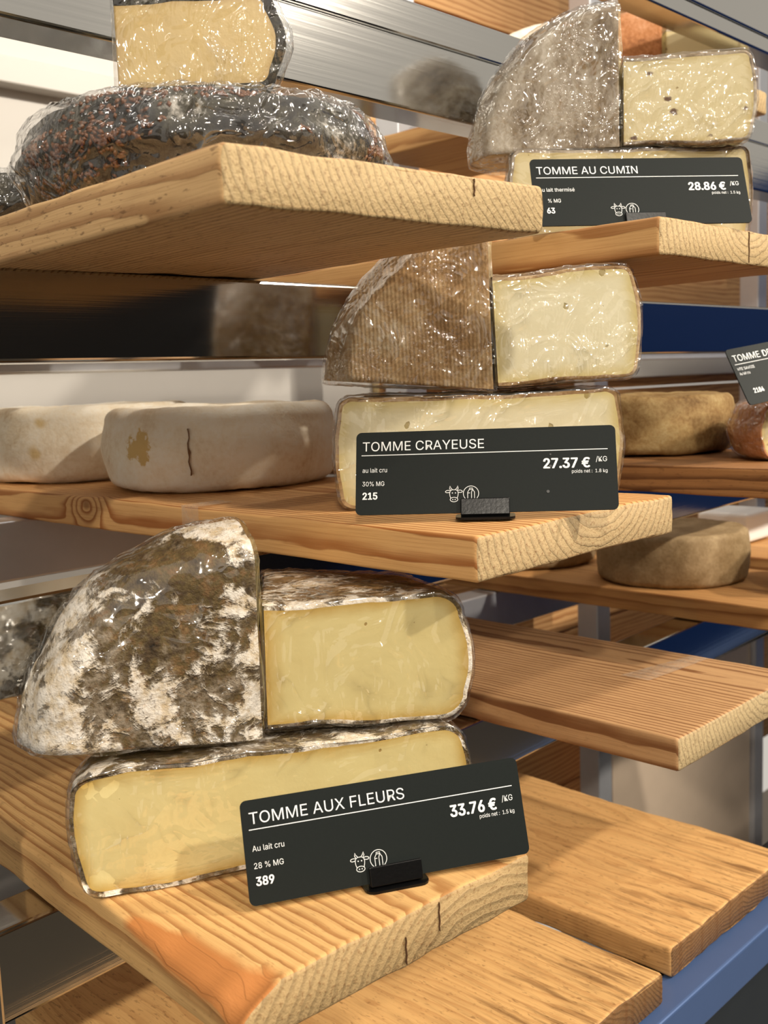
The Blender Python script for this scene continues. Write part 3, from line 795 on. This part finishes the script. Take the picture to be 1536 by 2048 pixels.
# ------------------------------------------------------------------ whole wheels
w1 = piece('whole_cheese', 'white-rind cheese wheel with a tan patch and crack in front on the middle plank', 'cheese', flat_m(0.539, 0.7238, zB, 20), 'white wheels on the middle plank')
wheel(w1, 0.098, 0.066, R_white1, rc=0.013, bulge=0.004, sd=31.0)
ck = []
for k in range(11):
    a = R_(199) + 0.006 * math.sin(k * 1.7); zz = 0.014 + 0.036 * k / 10; rr = 0.0995 + (0.0018 if 2 < k < 8 else 0.0008)
    wv = 0.0005 * math.sin(math.pi * (k + .6) / 11.2) + (0.0007 if k == 5 else 0)
    for sgn in (-1, 1): ck.append(Vector((rr * math.cos(a + sgn * wv / rr), rr * math.sin(a + sgn * wv / rr), zz)))
    ck.append(Vector(((rr - .004) * math.cos(a), (rr - .004) * math.sin(a), zz)))
cf = []
for k in range(10):
    a = 3 * k; cf += [(a, a + 1, a + 4, a + 3), (a + 1, a + 2, a + 5, a + 4), (a + 2, a, a + 3, a + 5)]
mesh('crack', ck, cf, M['crack'], w1, False)
w2 = piece('whole_cheese', 'white-rind cheese wheel at the left edge behind the cracked one', 'cheese', flat_m(0.5318, 0.9262, zB, 140), 'white wheels on the middle plank')
wheel(w2, 0.100, 0.068, R_white, rc=0.012, bulge=0.003, sd=32.0)
we = piece('whole_cheese', 'olive-brown cheese wheel on the dark stained plank at right', 'cheese', flat_m(0.950, 0.565, -0.0798, 70), 'brown wheels on the right')
wheel(we, 0.095, 0.0565, R_brown, rc=0.009, bulge=0.003, sd=33.0)
w3 = piece('whole_cheese', 'grey-brown cheese wheel with a lit top in the centre of the right lower plank', 'cheese', flat_m(1.165, 0.647, -0.2551, 10), 'brown wheels on the right')
wheel(w3, 0.0915, 0.062, R_brown2, rc=0.008, bulge=0.002, sd=34.0)
w4 = piece('whole_cheese', 'brown cheese wheel half hidden under the end of the middle plank', 'cheese', flat_m(1.1681, 0.8775, -0.2551, 90), 'brown wheels on the right')
wheel(w4, 0.100, 0.064, R_brown2, rc=0.009, bulge=0.002, sd=35.0)
w5 = piece('halved_cheese', 'dark red-brown halved cheese in cling film at the right edge', 'cheese', flat_m(1.2150, 0.4350, -0.2551, -22))
sector(w5, 0.096, 0.066, math.pi, P_cray, R_red, rc=0.016, bulge=0.004, sd=36.0, wrapm=M['wrap_tight'])
eh = piece('halved_cheese', 'halved cheese with orange-brown rind carrying a tilted price tag at right', 'cheese', flat_m(0.9420, 0.3660, -0.0790, -18))
sector(eh, 0.086, 0.0475, math.pi, P_cray, R_orange, rc=0.012, bulge=0.004, sd=37.0, wrapm=M['wrap_tight'])
# upper right background stack on plank J
zJ = 0.3088
j1 = piece('quartered_cheese', 'orange-brown cheese quarter high behind the tall grey quarter', 'cheese', stand_m(1.166, 0.658, zJ, -38, 0.07), 'cut cheeses high on the right')
sector(j1, 0.122, 0.07, R_(90), P_cumi, R_orange, rc=0.012, bulge=0.005, sd=41.0)
j2 = piece('quartered_cheese', 'pale cheese quarter with its cut face high at the upper right', 'cheese', flat_m(1.172, 0.656, zJ, -42), 'cut cheeses high on the right')
sector(j2, 0.10, 0.094, R_(86), P_cumi, R_cumi, rc=0.010, bulge=0.004, sd=42.0)
j3 = piece('quartered_cheese', 'whitish grey cheese quarter behind the orange-brown one high on the right', 'cheese', stand_m(1.150, 0.790, zJ, -38, 0.07), 'cut cheeses high on the right')
sector(j3, 0.135, 0.07, R_(90), P_cumi, R_white, rc=0.012, bulge=0.005, sd=43.0)
tr_ = bm_obj('storage_tray', box_bm(-0.045, 0.04, -0.03, 0.05, 0, 0.044, 0.006, 3), M['tray'], None, False, Matrix.Translation(W(1.470, 0.700, -0.2535)))
tag(tr_, 'white plastic tray behind the lit brown wheel at right', 'tray')

# ================================================================== PRICE TAGS
_tc = {}
def _sans():
    try:
        import os
        p = os.path.join(bpy.utils.system_resource('DATAFILES'), 'fonts', 'Inter.woff2')
        return bpy.data.fonts.load(p)
    except Exception:
        return None
SANS = _sans()
def text_data(s, bold):
    k = (s, bold)
    if k not in _tc:
        cu = bpy.data.curves.new('t', 'FONT'); cu.body = s; cu.size = 1.0; cu.fill_mode = 'FRONT'
        cu.resolution_u = 3
        if SANS: cu.font = SANS
        ob = bpy.data.objects.new('t', cu); COL.objects.link(ob)
        dg = bpy.context.evaluated_depsgraph_get(); dg.update()
        me = bpy.data.meshes.new_from_object(ob.evaluated_get(dg))
        bpy.data.objects.remove(ob, do_unlink=True); bpy.data.curves.remove(cu)
        if bold:
            V = [v.co.copy() for v in me.vertices]; F = [tuple(p.vertices) for p in me.polygons]; VV, FF = [], []
            for dx, dy in ((0, 0), (.034, 0), (-.034, 0), (0, .018), (0, -.018), (.025, .014), (-.025, .014), (.025, -.014), (-.025, -.014)):
                o0 = len(VV); VV += [v + Vector((dx, dy, 0.01 * (o0 // max(1, len(V))))) for v in V]; FF += [tuple(i + o0 for i in f) for f in F]
            me = bpy.data.meshes.new('lettering'); me.from_pydata([tuple(v) for v in VV], [], FF)
        xs = [v.co.x for v in me.vertices]; _tc[k] = (me, min(xs), max(xs))
    return _tc[k]
CAPH = [None]
def cap_h():
    if CAPH[0] is None:
        me, a, b = text_data('H', False); CAPH[0] = max(v.co.y for v in me.vertices)
    return CAPH[0]
def put_text(par, s, x, yb, cap, width=None, bold=False, right=False, name='lettering', z=0.00062):
    me, a, b = text_data(s, bold)
    k = cap / cap_h(); kx = k if width is None else width / (b - a)
    m2 = me.copy(); m2.materials.clear(); m2.materials.append(M['ink'])
    x0 = x - (b * kx if right else a * kx)
    for v in m2.vertices: v.co = Vector((x0 + v.co.x * kx, yb + v.co.y * k, z + v.co.z * 0.0015))
    o = bpy.data.objects.new(name, m2); link(o, par); return o
def poly_line(par, lines, wd, name, z=0.00062):
    """flat ink strokes"""
    V, F = [], []
    for pts, closed in lines:
        n = len(pts); b0 = len(V)
        for i, p in enumerate(pts):
            a = pts[(i - 1) % n] if closed or i > 0 else p
            c = pts[(i + 1) % n] if closed or i < n - 1 else p
            t = Vector((c[0] - a[0], c[1] - a[1])); t.normalize() if t.length else None
            nn = Vector((-t.y, t.x)) * wd / 2
            V += [Vector((p[0] + nn.x, p[1] + nn.y, z)), Vector((p[0] - nn.x, p[1] - nn.y, z))]
        for i in range(n if closed else n - 1):
            a = b0 + 2 * i; c = b0 + 2 * ((i + 1) % n)
            F.append((a, a + 1, c + 1, c))
    return mesh(name, V, F, M['ink'], par, False)
def ell(cx, cy, rx, ry, n=28, a0=0, a1=6.2832, rot=0.0):
    out = []
    for i in range(n):
        a = a0 + (a1 - a0) * i / (n if abs(a1 - a0) > 6.28 else n - 1)
        x, y = rx * math.cos(a), ry * math.sin(a)
        out.append((cx + x * math.cos(rot) - y * math.sin(rot), cy + x * math.sin(rot) + y * math.cos(rot)))
    return out
MM = 0.001
def price_tag(label, org, yaw, lean, roll, title, tw, price, left, net, num, group='price tags', specks=(), clip=True, icons=True, numx=4.0, sub=None, cliplabel=None):
    a = R_(yaw); ex = e_(a); n = n_(a)
    up = Vector((0, 0, 1)) * math.cos(R_(lean)) + n * math.sin(R_(lean))
    A = ex * math.cos(R_(roll)) + up * math.sin(R_(roll)); B = -ex * math.sin(R_(roll)) + up * math.cos(R_(roll))
    m = mat4(A, B, A.cross(B), W(*org))
    root = empty('price_tag', m); tag(root, label, 'price tag', group)
    # plate
    hw, h, r, t = 75 * MM, 50 * MM, 3.2 * MM, 0.5 * MM
    out = []
    for cx, cy, a0 in ((hw - r, r, -90), (hw - r, h - r, 0), (-hw + r, h - r, 90), (-hw + r, r, 180)):
        for i in range(6):
            aa = R_(a0 + 18 * i); out.append((cx + r * math.cos(aa), cy + r * math.sin(aa)))
    N = len(out)
    V = [Vector((x, y, t)) for x, y in out] + [Vector((x, y, -t)) for x, y in out]
    F = [tuple(range(N)), tuple(range(2 * N - 1, N - 1, -1))] + [(i, i + N, (i + 1) % N + N, (i + 1) % N) for i in range(N)]
    mesh('plate', V, F, M['tagblack'], root, False)
    X = lambda mm: (-75 + mm) * MM
    Yt = lambda mm: (50 - mm) * MM
    put_text(root, title, X(3.9), Yt(11.6), 5.6 * MM, tw * MM, name='title')
    poly_line(root, [([(X(3.2), Yt(14.2)), (X(145.2), Yt(14.2))], False)], 0.45 * MM, 'rule')
    if price:
        put_text(root, price, X(135.0), Yt(24.8), 5.7 * MM, 26.5 * MM, True, True, name='price')
        put_text(root, '/KG', X(144.6), Yt(21.6), 3.0 * MM, 6.3 * MM, False, True, name='unit')
        put_text(root, net, X(144.6), Yt(28.0), 2.0 * MM, 20.0 * MM, False, True, name='net_weight')
    for k, (s, wmm, *xo) in enumerate(left):
        put_text(root, s, X(xo[0] if xo else 3.9), Yt((24.6, 32.8)[k] if not sub else (19.6, 23.8)[k]), (2.7 if not sub else 2.4) * MM, wmm * MM, name='note')
    put_text(root, num[0], X(numx), Yt(40.8), 4.0 * MM, num[1] * MM, True, name='number')
    if icons:
        cx, cy = X(57.2), Yt(38.6)
        q = lambda L: [(cx + x * MM, cy + y * MM) for x, y in L]
        head = q(ell(0, 0.2, 2.5, 2.9, 26, R_(-10), R_(190)) + [(-2.1, -1.6), (-1.9, -2.6)])
        lines = [(q([(-1.9, -2.5), (-2.3, -1.2), (-2.5, 0.4), (-2.0, 1.8), (-1.0, 2.4), (1.0, 2.4), (2.0, 1.8), (2.5, 0.4), (2.3, -1.2), (1.9, -2.5)]), False),
                 (q(ell(0, -3.4, 2.2, 1.35, 24)), True),
                 (q(ell(-3.5, 1.4, 1.4, 0.7, 16, rot=0.1)), True), (q(ell(3.5, 1.4, 1.4, 0.7, 16, rot=-0.1)), True),
                 (q([(-1.9, 2.1), (-2.5, 3.2), (-2.2, 4.7), (-1.7, 3.4), (-0.9, 2.6)]), False), (q([(1.9, 2.1), (2.5, 3.2), (2.2, 4.7), (1.7, 3.4), (0.9, 2.6)]), False),
                 (q(ell(-0.9, 0.5, .18, .18, 8)), True), (q(ell(0.9, 0.5, .18, .18, 8)), True),
                 (q(ell(-0.7, -3.4, .14, .2, 8)), True), (q(ell(0.7, -3.4, .14, .2, 8)), True)]
        poly_line(root, lines, 0.32 * MM, 'cow_icon')
        cx = X(67.0)
        lines = [(q(ell(0, 0, 4.4, 4.4, 40)), True),
                 (q([(-1.9, -4.0), (-1.9, 0.8), (-0.9, 2.4), (-0.9, 3.2), (1.0, 3.2), (1.0, 2.4), (2.0, 0.8), (2.0, -4.0)]), False),
                 (q([(-0.9, 2.4), (1.0, 2.4)]), False), (q([(1.0, 2.4), (0.3, 0.8), (0.3, -4.0)]), False), (q([(-1.9, 0.3), (-0.6, 0.3)]), False)]
        poly_line(root, lines, 0.32 * MM, 'milk_bottle_icon')
    for sx, sy, sr in specks:
        mesh('scuff', [Vector((x, y, 0.0008)) for x, y in ell(X(sx), Yt(sy), sr * MM, sr * MM, 10)], [tuple(range(10))], M['speck'], root, False)
    if clip:
        cr = empty('tag_clip', mat4(A, n, Vector((0, 0, 1)), W(*org))); tag(cr, cliplabel, 'clip', 'black tag clips')
        mm_ = mat4(A, B, A.cross(B), W(*org))
        lip = bm_obj('front_lip', box_bm(-14 * MM, 14 * MM, -1.8 * MM, 8.2 * MM, 0.9 * MM, 2.6 * MM, 0.6 * MM, 3), M['clip'], cr); lip.matrix_world = mm_
        bk = bm_obj('back_lip', box_bm(-14 * MM, 14 * MM, -1.8 * MM, 10 * MM, -2.4 * MM, -0.7 * MM, 0.5 * MM, 2), M['clip'], cr); bk.matrix_world = mm_
        # foot
        pts = []
        for sx, sy in ((1, -1), (1, 1), (-1, 1), (-1, -1)):
            for i in range(5):
                aa = R_({(1, -1): -90, (1, 1): 0, (-1, 1): 90, (-1, -1): 180}[(sx, sy)] + 22.5 * i)
                pts.append((sx * 12 * MM + 5 * MM * math.cos(aa), 3 * MM + sy * 4 * MM + 5 * MM * math.sin(aa)))
        N = len(pts)
        V = [Vector((x, y, 0)) for x, y in pts] + [Vector((x, y, 1.3 * MM)) for x, y in pts]
        F = [tuple(range(N - 1, -1, -1)), tuple(range(N, 2 * N))] + [(i, (i + 1) % N, (i + 1) % N + N, i + N) for i in range(N)]
        ft = mesh('foot', V, F, M['clip'], cr, False)
        ft.matrix_world = mat4(ex, n, Vector((0, 0, 1)), W(org[0], org[1], org[2] - 0.0032))
    return root
price_tag('black price tag reading TOMME CRAYEUSE on the middle plank', (0.4607, 0.3732, -0.0767), -52.2, 21, 0.0, 'TOMME CRAYEUSE', 71.0, '27.37 €', (('au lait cru', 14.4), ('30% MG', 12.9)), 'poids net :  1.8 kg', ('215', 8.8),
          specks=((112.8, 16.6, 0.55), (112.6, 23.6, 0.8), (110.8, 38.6, 0.9)), cliplabel='black plastic clip holding the middle price tag')
price_tag('black price tag reading TOMME AUX FLEURS on the lower left plank', (0.3563, 0.3529, -0.2510), -27.3, 17.6, 0.0, 'TOMME AUX FLEURS', 81.0, '33.76 €', (('Au lait cru', 16.0), ('28 % MG', 14.8)), 'poids net :  1.5 kg', ('389', 9.2),
          cliplabel='shiny black plastic clip holding the lowest price tag')
price_tag('black price tag reading TOMME AU CUMIN at the upper right', (0.6403, 0.374, 0.0978), -39.3, 21.0, -0.3, 'TOMME AU CUMIN', 70.5, '28.86 €', (('Au lait thermisé', 24.8), ('% MG', 8.8, 9.6)), 'poids net :  1.5 kg', ('63', 5.6), numx=8.0,
          cliplabel='black plastic clip holding the upper right price tag')
# tilted tag on the halved cheese at right
_a = R_(-24); _up = Vector((0, 0, 1)) * math.cos(R_(26)) + n_(_a) * math.sin(R_(26)); _A = e_(_a) * math.cos(R_(8)) + _up * math.sin(R_(8))
_bl = (_f + _r * ((1499 - 768) / 2081.5) - _u * ((811 - 1024) / 2081.5)); _bl = _bl * (0.885 / math.hypot(_bl.x, _bl.y))
_o = _bl + _A * 0.075
price_tag('black price tag cut off by the right edge reading TOMME DES', (_o.x, _o.y, _o.z), -24, 26, 8, 'TOMME DES', 46.0, None, (('HTE SAVOIE', 18.0), ('Au lait cru', 11.0)), '', ('2184', 11.0), clip=False, icons=False, sub=True, numx=10)
print('OBJ', len(bpy.data.objects))
